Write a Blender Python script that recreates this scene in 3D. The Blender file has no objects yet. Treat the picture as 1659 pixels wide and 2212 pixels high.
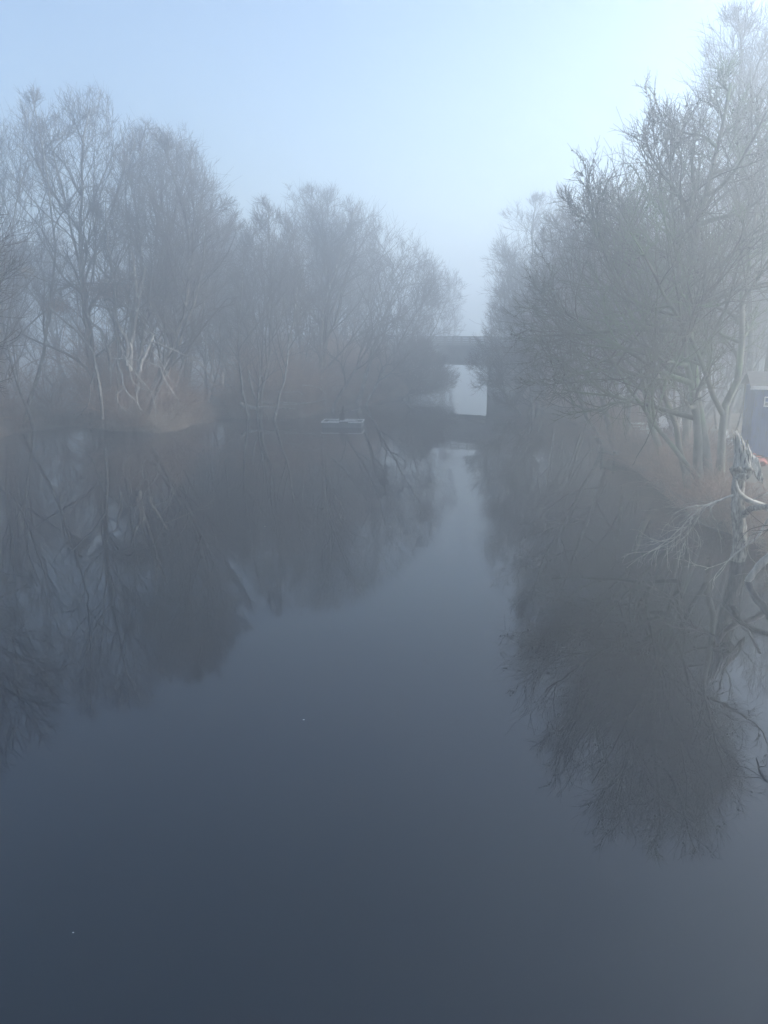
import bpy, math, random
import numpy as np
from mathutils import Vector, Matrix

SEED = 7
R_ = np.random.default_rng(SEED)
random.seed(SEED)
scn = bpy.context.scene
COL = scn.collection

# ------------------------------------------------------------------ camera model
# all picture measurements are in a 1659 x 2212 frame; at_plane() turns them into
# real positions at a stated distance from the bridge the photographer stands on
FW, FH, FP = 1659.0, 2212.0, 1662.0
H = 7.2
PITCH = math.radians(13.1)
cp, sp = math.cos(PITCH), math.sin(PITCH)

def ray(px, py):
    x = (px - FW / 2) / FP
    y = -(py - FH / 2) / FP
    return np.array([x, cp + y * sp, -sp + y * cp])

def at_plane(px, py, d):
    r = ray(px, py)
    return np.array([0, 0, H]) + r * (d / r[1])

def at_water(px, py, z=0.0):
    r = ray(px, py)
    return np.array([0, 0, H]) + r * ((z - H) / r[2])

# ------------------------------------------------------------------ object helpers
def tag(o, label=None, cat=None, group=None, kind=None):
    if label: o['label'] = label
    if cat: o['category'] = cat
    if group: o['group'] = group
    if kind: o['kind'] = kind
    return o

def empty(name, loc=(0, 0, 0), rz=0.0):
    o = bpy.data.objects.new(name, None)
    o.empty_display_size = 0.3
    COL.objects.link(o)
    o.location = [float(v) for v in loc]
    o.rotation_euler = (0, 0, rz)
    return o

def mesh_np(name, V, F, mat, parent=None, flat=False):
    """V (n,3); F list of (m,k) int arrays"""
    me = bpy.data.meshes.new(name)
    V = np.asarray(V, dtype=np.float32)
    me.vertices.add(len(V))
    me.vertices.foreach_set('co', V.ravel())
    tot = sum(f.size for f in F)
    npoly = sum(len(f) for f in F)
    idx = np.concatenate([f.ravel() for f in F]).astype(np.int32)
    st = []
    c = 0
    for f in F:
        k = f.shape[1]
        st.append(c + np.arange(len(f)) * k)
        c += f.size
    me.loops.add(tot)
    me.loops.foreach_set('vertex_index', idx)
    me.polygons.add(npoly)
    me.polygons.foreach_set('loop_start', np.concatenate(st).astype(np.int32))
    me.update(calc_edges=True)
    if flat:
        me.shade_flat()
    me.materials.append(mat)
    o = bpy.data.objects.new(name, me)
    COL.objects.link(o)
    if parent is not None:
        o.parent = parent
    return o

class MB:
    """collects vertices and faces of one mesh"""
    def __init__(s):
        s.V = []; s.F = {}; s.n = 0
    def add(s, V, *F):
        V = np.asarray(V, dtype=np.float64).reshape(-1, 3)
        s.V.append(V)
        for f in F:
            f = np.asarray(f, dtype=np.int64)
            if f.size == 0: continue
            s.F.setdefault(f.shape[1], []).append(f + s.n)
        s.n += len(V)
        return s
    def box(s, c, d, rz=0.0, rx=0.0, ry=0.0):
        c = np.array(c, float); d = np.array(d, float) / 2
        v = np.array([[x, y, z] for x in (-1, 1) for y in (-1, 1) for z in (-1, 1)], float) * d
        M = np.array(Matrix.Rotation(rz, 3, 'Z') @ Matrix.Rotation(ry, 3, 'Y') @ Matrix.Rotation(rx, 3, 'X'))
        v = v @ M.T + c
        s.add(v, [[0, 1, 3, 2], [4, 6, 7, 5], [0, 4, 5, 1], [2, 3, 7, 6], [0, 2, 6, 4], [1, 5, 7, 3]])
        return s
    def tubes(s, P, R, K, lump=0.0, rng=None):
        P = np.asarray(P, float); R = np.asarray(R, float)
        N, S, _ = P.shape
        T = np.empty_like(P)
        T[:, 1:-1] = P[:, 2:] - P[:, :-2]
        T[:, 0] = P[:, 1] - P[:, 0]
        T[:, -1] = P[:, -1] - P[:, -2]
        T /= np.linalg.norm(T, axis=2, keepdims=True) + 1e-9
        m = P[:, -1] - P[:, 0]
        m /= np.linalg.norm(m, axis=1, keepdims=True) + 1e-9
        a = np.where(np.abs(m[:, 2:3]) > 0.8, np.array([[1.0, 0.1, 0]]), np.array([[0, 0.1, 1.0]]))
        u = a[:, None, :] - T * np.sum(a[:, None, :] * T, axis=2, keepdims=True)
        u /= np.linalg.norm(u, axis=2, keepdims=True) + 1e-9
        v = np.cross(T, u)
        th = np.arange(K) * 2 * math.pi / K
        rr = R[:, :, None] * np.ones(K)
        if lump and rng is not None:
            rr = rr * (1 + lump * rng.normal(size=rr.shape))
        V = P[:, :, None, :] + rr[..., None] * (np.cos(th)[None, None, :, None] * u[:, :, None, :]
                                               + np.sin(th)[None, None, :, None] * v[:, :, None, :])
        b = (np.arange(N) * S * K)[:, None, None] + (np.arange(S - 1) * K)[None, :, None]
        k = np.arange(K)[None, None, :]
        k2 = (k + 1) % K
        F = np.stack([b + k, b + k2, b + K + k2, b + K + k], axis=-1).reshape(-1, 4)
        s.add(V.reshape(-1, 3), F)
        return s
    def poly(s, pts, r0, r1, K=7, lump=0.0, rng=None, sub=4, wig=0.0):
        P = smooth_path(pts, sub)
        if wig and rng is not None:
            w = rng.normal(size=P.shape) * wig
            w[0] = 0
            P = P + w
        R = np.linspace(r0, r1, len(P))
        return s.tubes(P[None], R[None], K, lump, rng)
    def build(s, name, mat, parent=None, flat=False):
        V = np.concatenate(s.V)
        F = [np.concatenate(f) for f in s.F.values()]
        return mesh_np(name, V, F, mat, parent, flat)

def smooth_path(pts, sub=4):
    pts = np.asarray(pts, float)
    n = len(pts)
    if n < 3:
        t = np.linspace(0, 1, sub * (n - 1) + 1)[:, None]
        return pts[0] * (1 - t) + pts[-1] * t
    out = []
    for i in range(n - 1):
        p0 = pts[max(i - 1, 0)]; p1 = pts[i]; p2 = pts[i + 1]; p3 = pts[min(i + 2, n - 1)]
        for j in range(sub):
            t = j / sub
            out.append(0.5 * ((2 * p1) + (-p0 + p2) * t + (2 * p0 - 5 * p1 + 4 * p2 - p3) * t * t
                              + (-p0 + 3 * p1 - 3 * p2 + p3) * t ** 3))
    out.append(pts[-1])
    return np.array(out)

def copy_tree(o, parent=None):
    c = o.copy()
    COL.objects.link(c)
    if parent is not None:
        c.parent = parent
    for ch in list(o.children):
        copy_tree(ch, c)
    return c

# ------------------------------------------------------------------ materials
def new_mat(name):
    m = bpy.data.materials.new(name)
    m.use_nodes = True
    nt = m.node_tree
    return m, nt, nt.nodes['Principled BSDF']

def noisy(name, c1, c2, scale=3.0, c3=None, scale3=12.0, rough=0.9, bump=0.0, detail=4.0, t3=(0.55, 0.7), stretch=(1, 1, 1), objrand=0.0):
    m, nt, b = new_mat(name)
    N, L = nt.nodes, nt.links
    tc = N.new('ShaderNodeTexCoord')
    mp = N.new('ShaderNodeMapping')
    mp.inputs['Scale'].default_value = stretch
    L.new(tc.outputs['Object'], mp.inputs['Vector'])
    n1 = N.new('ShaderNodeTexNoise')
    n1.inputs['Scale'].default_value = scale
    n1.inputs['Detail'].default_value = detail
    L.new(mp.outputs[0], n1.inputs['Vector'])
    r1 = N.new('ShaderNodeValToRGB')
    r1.color_ramp.elements[0].position = 0.35
    r1.color_ramp.elements[1].position = 0.65
    r1.color_ramp.elements[0].color = (*c1, 1)
    r1.color_ramp.elements[1].color = (*c2, 1)
    L.new(n1.outputs['Fac'], r1.inputs['Fac'])
    out = r1.outputs['Color']
    if c3 is not None:
        n2 = N.new('ShaderNodeTexNoise')
        n2.inputs['Scale'].default_value = scale3
        n2.inputs['Detail'].default_value = 3
        L.new(mp.outputs[0], n2.inputs['Vector'])
        r2 = N.new('ShaderNodeValToRGB')
        r2.color_ramp.elements[0].position = t3[0]
        r2.color_ramp.elements[1].position = t3[1]
        L.new(n2.outputs['Fac'], r2.inputs['Fac'])
        mx = N.new('ShaderNodeMixRGB')
        L.new(r2.outputs['Color'], mx.inputs['Fac'])
        L.new(out, mx.inputs['Color1'])
        mx.inputs['Color2'].default_value = (*c3, 1)
        out = mx.outputs['Color']
    if objrand:
        oi = N.new('ShaderNodeObjectInfo')
        mr = N.new('ShaderNodeMapRange')
        mr.inputs['To Min'].default_value = 1 - objrand
        mr.inputs['To Max'].default_value = 1 + objrand
        L.new(oi.outputs['Random'], mr.inputs['Value'])
        hs = N.new('ShaderNodeHueSaturation')
        L.new(mr.outputs[0], hs.inputs['Value'])
        L.new(out, hs.inputs['Color'])
        out = hs.outputs['Color']
    L.new(out, b.inputs['Base Color'])
    b.inputs['Roughness'].default_value = rough
    b.inputs['Specular IOR Level'].default_value = 0.2
    if bump:
        bp = N.new('ShaderNodeBump')
        bp.inputs['Distance'].default_value = bump
        bp.inputs['Strength'].default_value = 0.8
        L.new(n1.outputs['Fac'], bp.inputs['Height'])
        L.new(bp.outputs[0], b.inputs['Normal'])
    return m

M = {}
M['bark'] = noisy('grey_bark', (0.09, 0.08, 0.07), (0.20, 0.185, 0.165), 2.5, (0.36, 0.37, 0.33), 5.0, bump=0.02, t3=(0.56, 0.68), stretch=(1, 1, .4), objrand=.2)
M['moss_bark'] = noisy('mossy_bark', (0.085, 0.08, 0.068), (0.20, 0.19, 0.16), 3.0, (0.14, 0.185, 0.11), 1.2, bump=0.02, t3=(0.5, 0.66), stretch=(1, 1, .5))
M['twig'] = noisy('twig_bark', (0.05, 0.043, 0.04), (0.105, 0.092, 0.085), 0.6, objrand=.2)
M['moss_twig'] = noisy('lichen_twig', (0.06, 0.058, 0.046), (0.125, 0.122, 0.095), 0.8, (0.12, 0.17, 0.085), 0.35, t3=(0.52, 0.66))
M['brush'] = noisy('brown_brush', (0.16, 0.11, 0.085), (0.32, 0.225, 0.17), 0.8, objrand=.25)
M['grass'] = noisy('dead_grass', (0.16, 0.132, 0.105), (0.32, 0.265, 0.215), 0.5)
M['dead'] = noisy('bleached_wood', (0.20, 0.185, 0.165), (0.44, 0.42, 0.38), 7.0, (0.12, 0.105, 0.085), 4.0, bump=0.02, t3=(0.58, 0.7), stretch=(1, 1, .35))
M['stump'] = noisy('weathered_stump', (0.26, 0.24, 0.21), (0.66, 0.63, 0.57), 9.0, (0.09, 0.08, 0.07), 16.0, bump=0.05, t3=(0.5, 0.62), stretch=(1, 1, .14), detail=8)
M['old_bark'] = noisy('furrowed_bark', (0.07, 0.062, 0.055), (0.34, 0.32, 0.28), 14.0, (0.46, 0.45, 0.41), 5.0, bump=0.05, t3=(0.6, 0.72), stretch=(1, 1, .3), detail=6)
M['soil'] = noisy('leaf_litter', (0.06, 0.047, 0.035), (0.125, 0.1, 0.075), 0.8, (0.06, 0.065, 0.04), 0.12, bump=0.05, detail=8)
M['concrete'] = noisy('stained_concrete', (0.22, 0.22, 0.21), (0.32, 0.32, 0.30), 0.6, (0.15, 0.15, 0.14), 0.25, bump=0.01)
M['paint_white'] = noisy('weathered_white_paint', (0.62, 0.62, 0.6), (0.78, 0.78, 0.76), 4.0, (0.4, 0.38, 0.34), 9.0, rough=.6, t3=(.62, .75))
M['paint_green'] = noisy('pale_green_paint', (0.50, 0.58, 0.52), (0.62, 0.70, 0.64), 3.0, (0.3, 0.32, 0.28), 9.0, rough=.6, t3=(.62, .75))
M['dark_plank'] = noisy('dark_wet_plank', (0.035, 0.034, 0.034), (0.08, 0.075, 0.07), 3.0, rough=.6)
M['float'] = noisy('grey_float', (0.12, 0.13, 0.135), (0.17, 0.18, 0.185), 3.0, rough=.6)
M['shed'] = noisy('blue_grey_siding', (0.055, 0.10, 0.25), (0.08, 0.14, 0.32), 1.5, (0.06, 0.08, 0.13), 4.0, rough=.7, stretch=(5, 5, .6))
M['shingle'] = noisy('brown_shingle', (0.06, 0.053, 0.05), (0.11, 0.095, 0.088), 5.0, bump=0.02)
M['glass'] = noisy('lantern_glass', (0.25, 0.27, 0.28), (0.35, 0.37, 0.38), 4.0, rough=.15)
M['orange'] = noisy('faded_orange_plastic', (0.36, 0.09, 0.06), (0.46, 0.13, 0.085), 2.0, (0.22, 0.08, 0.06), 6.0, rough=.5, t3=(.6, .75))

# water
wm, nt, b = new_mat('river_water')
N, L = nt.nodes, nt.links
b.inputs['Base Color'].default_value = (0.002, 0.005, 0.010, 1)
b.inputs['Roughness'].default_value = 0.0
b.inputs['IOR'].default_value = 1.5
tc = N.new('ShaderNodeTexCoord')
mp = N.new('ShaderNodeMapping'); mp.inputs['Scale'].default_value = (1.0, 1.6, 1.0)
L.new(tc.outputs['Object'], mp.inputs['Vector'])
n1 = N.new('ShaderNodeTexNoise'); n1.inputs['Scale'].default_value = 0.8; n1.inputs['Detail'].default_value = 2.0
L.new(mp.outputs[0], n1.inputs['Vector'])
n2 = N.new('ShaderNodeTexNoise'); n2.inputs['Scale'].default_value = 0.06; n2.inputs['Detail'].default_value = 2.0
L.new(tc.outputs['Object'], n2.inputs['Vector'])
rp = N.new('ShaderNodeValToRGB')
rp.color_ramp.elements[0].position = 0.42; rp.color_ramp.elements[0].color = (.15, .15, .15, 1)
rp.color_ramp.elements[1].position = 0.62
L.new(n2.outputs['Fac'], rp.inputs['Fac'])
ml = N.new('ShaderNodeMath'); ml.operation = 'MULTIPLY'
L.new(n1.outputs['Fac'], ml.inputs[0]); L.new(rp.outputs['Color'], ml.inputs[1])
bp = N.new('ShaderNodeBump'); bp.inputs['Distance'].default_value = 0.0022; bp.inputs['Strength'].default_value = 1.0
L.new(ml.outputs[0], bp.inputs['Height'])
L.new(bp.outputs[0], b.inputs['Normal'])
M['water'] = wm

# ------------------------------------------------------------------ banks
LB_px = [(-160, 1010), (-60, 955), (0, 942), (90, 926), (170, 920), (260, 932), (350, 934), (430, 916), (470, 904), (560, 906), (640, 904), (700, 893),
         (760, 880), (840, 868), (900, 858)]
RB_px = [(1120, 858), (1160, 880), (1220, 905), (1290, 935), (1330, 985), (1410, 1040), (1470, 1095), (1540, 1140), (1600, 1160), (1680, 1195), (1790, 1290)]
LB = [at_water(*p)[:2] for p in LB_px]
RB = [at_water(*p)[:2] for p in RB_px]
# river polygon: left bank going away, beyond the bridge, back along the right bank, behind the viewer
LBw = [(-20, -60), (-20, 0), (-22, 12), (-27, 24), (-33, 34)] + [tuple(p) for p in LB] + [(5.5, 108), (9, 150), (13, 200), (20, 300), (26, 440)]
RBw = [(17, -60), (15.5, 0), (15, 10), (13.6, 17)] + [tuple(p) for p in RB[::-1]] + [(17, 108), (24, 150), (34, 200), (48, 300), (72, 440)]
POLY = np.array(LBw + RBw[::-1])
SEGA = POLY; SEGB = np.roll(POLY, -1, axis=0)

def signed(XY):
    """distance to the river's edge, positive on land"""
    XY = np.asarray(XY, float).reshape(-1, 2)
    dmin = np.full(len(XY), 1e9)
    inside = np.zeros(len(XY), bool)
    for a, c in zip(SEGA, SEGB):
        ab = c - a
        t = np.clip(((XY - a) @ ab) / (ab @ ab), 0, 1)
        d = np.linalg.norm(XY - (a + t[:, None] * ab), axis=1)
        dmin = np.minimum(dmin, d)
        cond = ((a[1] > XY[:, 1]) != (c[1] > XY[:, 1]))
        xin = (c[0] - a[0]) * (XY[:, 1] - a[1]) / (c[1] - a[1] + 1e-12) + a[0]
        inside ^= cond & (XY[:, 0] < xin)
    return np.where(inside, -dmin, dmin)

def ground_z(XY):
    XY = np.asarray(XY, float).reshape(-1, 2)
    s = signed(XY)
    wob = 0.12 * np.sin(XY[:, 0] * 1.3 + 2 * np.sin(XY[:, 1] * .4)) + 0.12 * np.sin(XY[:, 1] * 1.1 + XY[:, 0] * .5)
    s2 = s + 2.0 * wob
    z = np.where(s2 < 0, np.maximum(-1.2, s2 * 0.5), 0.62 * (1 - np.exp(-np.maximum(s2, 0) / 1.2)) + 0.9 * (1 - np.exp(-np.maximum(s2, 0) / 25)))
    return z + 0.25 * wob * np.clip(s, 0, 1)

def gz(x, y):
    return float(ground_z([[x, y]])[0])

def axis(lo, hi, dense_lo, dense_hi, dstep, far):
    a = np.arange(dense_lo, dense_hi + 1e-6, dstep)
    l = dense_lo - np.geomspace(far, dense_lo - lo, 12) if lo < dense_lo else []
    h = dense_hi + np.geomspace(far, hi - dense_hi, 12) if hi > dense_hi else []
    return np.concatenate([np.sort(l), a, np.sort(h)])
xs = axis(-430, 430, -60, 60, 0.75, 3)
ys = axis(-100, 480, 8, 125, 0.75, 3)
GX, GY = np.meshgrid(xs, ys, indexing='ij')
xy = np.stack([GX.ravel(), GY.ravel()], 1)
gzv = ground_z(xy)
ny = len(ys)
ii, jj = np.meshgrid(np.arange(len(xs) - 1), np.arange(ny - 1), indexing='ij')
b0 = (ii * ny + jj).ravel()
Fg = np.stack([b0, b0 + ny, b0 + ny + 1, b0 + 1], 1)
g = mesh_np('ground', np.column_stack([xy, gzv]), [Fg], M['soil'])
tag(g, 'leaf littered river banks under the bare trees', kind='structure')
w = mesh_np('water', [(-430, -100, 0), (430, -100, 0), (430, 480, 0), (-430, 480, 0)], [np.array([[0, 1, 2, 3]])], M['water'])
tag(w, 'still dark river mirroring the bare trees', kind='structure')

# ------------------------------------------------------------------ tree growth
def norm(v):
    return v / (np.linalg.norm(v, axis=-1, keepdims=True) + 1e-9)

def grow(P0, D0, Ln, R0, S, wander, trop, rng, tip=0.35):
    n = len(P0)
    P = np.empty((n, S + 1, 3)); P[:, 0] = P0
    d = norm(D0)
    step = (Ln / S)[:, None]
    tr = np.array([0, 0, 1.0]) * trop
    w = rng.normal(size=(n, 3)) * wander * .6
    for s in range(S):
        w = 0.45 * w + rng.normal(size=(n, 3)) * wander
        d = norm(d + w + tr)
        P[:, s + 1] = P[:, s] + d * step
    R = R0[:, None] * np.linspace(1, tip, S + 1)[None]
    return P, R

def spawn(P, R, n, t0, t1, ang, angj, rng):
    Nb, S1, _ = P.shape
    S = S1 - 1
    t = t0 + (t1 - t0) * (np.arange(n)[None] + rng.random((Nb, n))) / n
    f = t * S
    i = np.minimum(f.astype(int), S - 1)
    fr = (f - i)[..., None]
    r = np.arange(Nb)[:, None]
    pos = P[r, i] * (1 - fr) + P[r, i + 1] * fr
    T = norm(P[r, i + 1] - P[r, i])
    rad = R[r, i] * (1 - fr[..., 0]) + R[r, i + 1] * fr[..., 0]
    a = norm(np.cross(T, np.array([0.13, 0.31, 0.94])) + 1e-6)
    bb = np.cross(T, a)
    phi = (np.arange(n) * 2.39996)[None] + rng.random((Nb, 1)) * 6.28 + rng.normal(size=(Nb, n)) * .5
    al = np.radians(ang + rng.normal(size=(Nb, n)) * angj)
    d = (np.cos(al)[..., None] * T + np.sin(al)[..., None] * (np.cos(phi)[..., None] * a + np.sin(phi)[..., None] * bb))
    par = np.repeat(np.arange(Nb), n)
    return pos.reshape(-1, 3), d.reshape(-1, 3), rad.ravel(), t.ravel(), par

def env_exit(p, d, envs):
    """how far each ray runs before it leaves the union of ellipsoids"""
    best = np.zeros(len(p))
    for c, r in envs:
        q = (p - c) / r; e = d / r
        A = (e * e).sum(1); B = (q * e).sum(1); C = (q * q).sum(1) - 1
        disc = B * B - A * C
        s = np.where(disc > 0, (-B + np.sqrt(np.maximum(disc, 0))) / A, 0)
        best = np.maximum(best, s)
    return best

DEF = dict(limbs=14, t0=.16, ang1=46, n2=8, n3=6, n4=4, trop1=.05, trop2=.07, trop3=.07, wander=.10, twig_r=.0095,
           lf=(.6, 1.04), drop=0.0, l2=.66, l3=.56, l4=.8, K0=9, min_exit=.7, lim_r=.5)

def grow_tree(stems, envs, seed, **kw):
    """stems: list of (base, target, radius). returns dict of part -> MB"""
    q = dict(DEF); q.update(kw)
    rng = np.random.default_rng(seed)
    parts = []
    crown = MB()
    budpos = []
    envs = list(envs)
    for base, target, rad in stems:
        base = np.array(base, float); target = np.array(target, float)
        hh = np.linalg.norm(target - base)
        envs.append((base + (target - base) * .84, np.array([hh * .13, hh * .13, hh * .2])))
    for base, target, rad in stems:
        base = np.array(base, float); target = np.array(target, float)
        n = 12
        v = target - base
        Ls = np.linalg.norm(v)
        t = np.linspace(0, 1, n + 1)[:, None]
        bow = np.cross(v / Ls, rng.normal(size=3)); bow[2] *= .2
        P = base + v * t + bow * (np.sin(t * math.pi) * Ls * .045) + np.cumsum(rng.normal(size=(n + 1, 3)) * Ls * .006, axis=0) * (t > 0)
        P[0, 2] -= .3
        R = rad * (1 - .82 * t[:, 0] ** .9)
        R[0] *= 1.45; R[1] *= 1.08
        st = MB().tubes(P[None], R[None], q['K0'], .05, rng)
        parts.append(st)
        P1, D1, r1, t1, _ = spawn(P[None], R[None], q['limbs'], q['t0'], .99, q['ang1'], 9, rng)
        ang_up = (1 - t1)
        D1 = norm(D1 + np.array([0, 0, 1.0]) * (q.get('rise', .12) - q['drop'] * ang_up)[:, None])
        ex = env_exit(P1, D1, envs)
        keep = ex > q['min_exit']
        P1, D1, r1, ex = P1[keep], D1[keep], r1[keep], ex[keep]
        if len(P1) == 0: continue
        L1 = ex * rng.uniform(*q['lf'], len(ex))
        rr1 = np.minimum(r1 * rng.uniform(.45, .75, len(r1)), .012 * L1 + .03) * q.get('lim_k', 1.1)
        G1, Q1 = grow(P1, D1, L1, rr1, 9, q['wander'], q['trop1'], rng, .22)
        crown.tubes(G1, Q1, 6)
        P2, D2, r2, t2, par = spawn(G1, Q1, q['n2'], .12, 1.0, 36, 10, rng)
        ex = env_exit(P2, D2, envs)
        L2 = np.minimum(ex * rng.uniform(.6, 1.2, len(ex)), L1[par] * q['l2'] * (1.12 - .55 * t2))
        L2 = np.maximum(L2, .5)
        G2, Q2 = grow(P2, D2, L2, np.minimum(r2 * .65, .009 * L2 + .014), 6, q['wander'] * 1.1, q['trop2'], rng, .3)
        crown.tubes(G2, Q2, 4)
        P3, D3, r3, t3, par = spawn(G2, Q2, q['n3'], .1, 1.0, 31, 9, rng)
        ex = env_exit(P3, D3, envs)
        L3 = np.clip(np.minimum(ex * 1.15 + .15, L2[par] * q['l3'] * (1.2 - .5 * t3)), .5, 3.2)
        G3, Q3 = grow(P3, D3, L3, np.maximum(np.minimum(r3 * .7, .017), q['twig_r'] * 1.4), 4, q['wander'] * .95, q['trop3'], rng, .6)
        crown.tubes(G3, Q3, 3)
        P4, D4, r4, t4, par = spawn(G3, Q3, q['n4'], .15, 1.0, 27, 8, rng)
        L4 = np.clip(L3[par] * q['l4'] * rng.uniform(.45, 1.1, len(P4)), .3, 1.7)
        G4, Q4 = grow(P4, D4, L4, np.full(len(P4), q['twig_r']), 2, q['wander'] * 1.0, q['trop3'], rng, .6)
        crown.tubes(G4, Q4, 3)
        if q.get('buds'):
            # lichen tufts and fat buds hugging the smaller branches
            for G, cnt, sz in ((G2, q['buds'], .04), (G3, 2, .022)):
                S1 = G.shape[1]
                ti = rng.random((len(G), cnt)) * (S1 - 1.001)
                i = ti.astype(int); fr = (ti - i)[..., None]
                r_ = np.arange(len(G))[:, None]
                pp = (G[r_, i] * (1 - fr) + G[r_, i + 1] * fr).reshape(-1, 3)
                pp = pp[pp[:, 2] > q.get('bud_z', 0)]
                budpos.append((pp, sz))
    if budpos:
        oc = np.array([[1, 0, 0], [0, 1, 0], [-1, 0, 0], [0, -1, 0], [0, 0, 1.3], [0, 0, -1.1]], float)
        of = np.array([[0, 1, 4], [1, 2, 4], [2, 3, 4], [3, 0, 4], [1, 0, 5], [2, 1, 5], [3, 2, 5], [0, 3, 5]])
        for pp, sz in budpos:
            n = len(pp)
            s = rng.uniform(.5, 1.5, (n, 1, 1)) * sz
            V = pp[:, None] + oc[None] * s * rng.uniform(.5, 1.4, (n, 6, 1)) + rng.normal(size=(n, 1, 3)) * sz * .5
            F = (of[None] + (np.arange(n) * 6)[:, None, None]).reshape(-1, 3)
            crown.add(V.reshape(-1, 3), F)
    return parts, crown

def make_tree(name, label, stems, envs, seed, cat='tree', group=None, bark='bark', twig='twig', **kw):
    org = np.array(stems[0][0], float)
    st = [(np.array(a) - org, np.array(b_) - org, r) for a, b_, r in stems]
    ev = [(np.array(c) - org, np.array(r)) for c, r in envs]
    parts, crown = grow_tree(st, ev, seed, **kw)
    root = empty(name, org)
    tag(root, label, cat, group)
    for p in parts:
        p.build('trunk', M[bark], root)
    crown.build('crown', M[twig], root)
    return root

def env_px(xl, xr, yt, yb, d, depth=None):
    a = at_plane(xl, (yt + yb) / 2, d); c = at_plane(xr, (yt + yb) / 2, d)
    top = at_plane((xl + xr) / 2, yt, d); bot = at_plane((xl + xr) / 2, yb, d)
    rx = (c[0] - a[0]) / 2
    rz = (top[2] - bot[2]) / 2
    return (np.array([(a[0] + c[0]) / 2, d, (top[2] + bot[2]) / 2]), np.array([rx, depth or rx * .85, rz]))

def tree_px(name, label, base, d, stems, envs, seed, **kw):
    """base px x at ground; stems: (base dx px, target px, target py, radius)"""
    S = []
    for bx, tx, ty, r in stems:
        p = at_plane(bx, 900, d)
        x = p[0]; dy = random.uniform(-.6, .6)
        z = gz(x, d + dy)
        # base stands on the ground under the stated picture column
        rr = ray(bx, 900)
        for _ in range(3):
            # refine column for the ground height
            py = 1106 - FP * math.tan(math.atan2(z - H, d) + PITCH)
            x = at_plane(bx, py, d)[0]
            z = gz(x, d + dy)
        S.append(((x, d + dy, max(z, -.3)), tuple(at_plane(tx, ty, d + random.uniform(-1.5, 1.5))), r))
    E = [env_px(*e[:4], d, e[4] if len(e) > 4 else None) for e in envs]
    return make_tree(name, label, S, E, seed, **kw)

# ---- left bank trees, left to right
LG = 'bare trees along the left bank'
tA = tree_px('bare_tree', 'slender many stemmed bare tree at the left edge of the photo', None, 58,
        [(20, -10, 260, .17), (50, 90, 230, .16), (75, 40, 330, .13), (-20, -70, 300, .16)],
        [(-130, 150, 205, 800)], 11, group=LG, limbs=10, n2=7, n3=5, n4=5, ang1=34, l2=.55)
tB = tree_px('bare_tree', 'tallest bare tree on the left bank with a crown reaching above its neighbours', None, 61,
        [(225, 190, 215, .26), (205, 110, 300, .2), (235, 280, 290, .2)],
        [(65, 330, 195, 780)], 12, group=LG, limbs=14, n2=8, n3=5, n4=4, ang1=40)
tC = tree_px('bare_tree', 'broad dense bare tree leaning right over the drooping pale limbs', None, 59,
        [(275, 320, 300, .25), (290, 400, 340, .22), (300, 455, 460, .19), (260, 250, 420, .18)],
        [(215, 470, 285, 800), (330, 520, 370, 700)], 13, group=LG, limbs=13, n2=8, n3=6, n4=4, ang1=38)
tC2 = tree_px('bare_tree', 'dense bare tree filling the right shoulder of the tall left bank group', None, 64,
        [(335, 370, 300, .2), (350, 440, 370, .18), (320, 310, 290, .16), (360, 500, 480, .14)],
        [(250, 520, 283, 820)], 19, group=LG, limbs=12, n2=7, n3=5, n4=3, ang1=36)
tD = tree_px('bare_tree', 'thin upright bare tree with pale trunks above the fallen log', None, 66,
        [(562, 590, 450, .17), (540, 545, 520, .13), (590, 640, 560, .13), (555, 520, 600, .1)],
        [(490, 690, 435, 850)], 14, group=LG, limbs=12, n2=7, n3=5, n4=4, ang1=34)
tE = tree_px('bare_tree', 'wide fan shaped bare tree in the middle of the left bank', None, 73,
        [(690, 680, 420, .24), (700, 770, 450, .22), (670, 620, 500, .17), (715, 850, 560, .16)],
        [(590, 800, 388, 830), (700, 890, 440, 760), (640, 860, 650, 880)], 15, group=LG, limbs=13, n2=8, n3=6, n4=4, ang1=38)
tF = tree_px('bare_tree', 'bare tree with one dark trunk slanting right toward the far bridge', None, 78,
        [(770, 880, 560, .24), (785, 930, 620, .15)],
        [(780, 975, 505, 860)], 16, group=LG, limbs=14, n2=8, n3=5, n4=4, ang1=42)
tG = tree_px('bare_tree', 'faint bare tree just in front of the left end of the bridge', None, 92,
        [(880, 930, 580, .2), (865, 975, 640, .14)],
        [(870, 1012, 565, 790), (840, 975, 700, 895)], 17, group=LG, limbs=13, n2=7, n3=5, n4=4, ang1=46)

tH = tree_px('bare_tree', 'low bare tree spreading over the water in front of the bridge opening', None, 86,
        [(870, 930, 790, .13), (860, 950, 840, .1), (880, 900, 740, .12)],
        [(800, 985, 740, 910)], 18, group=LG, limbs=16, t0=.1, n2=8, n3=6, n4=5, ang1=55, drop=.3)
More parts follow.
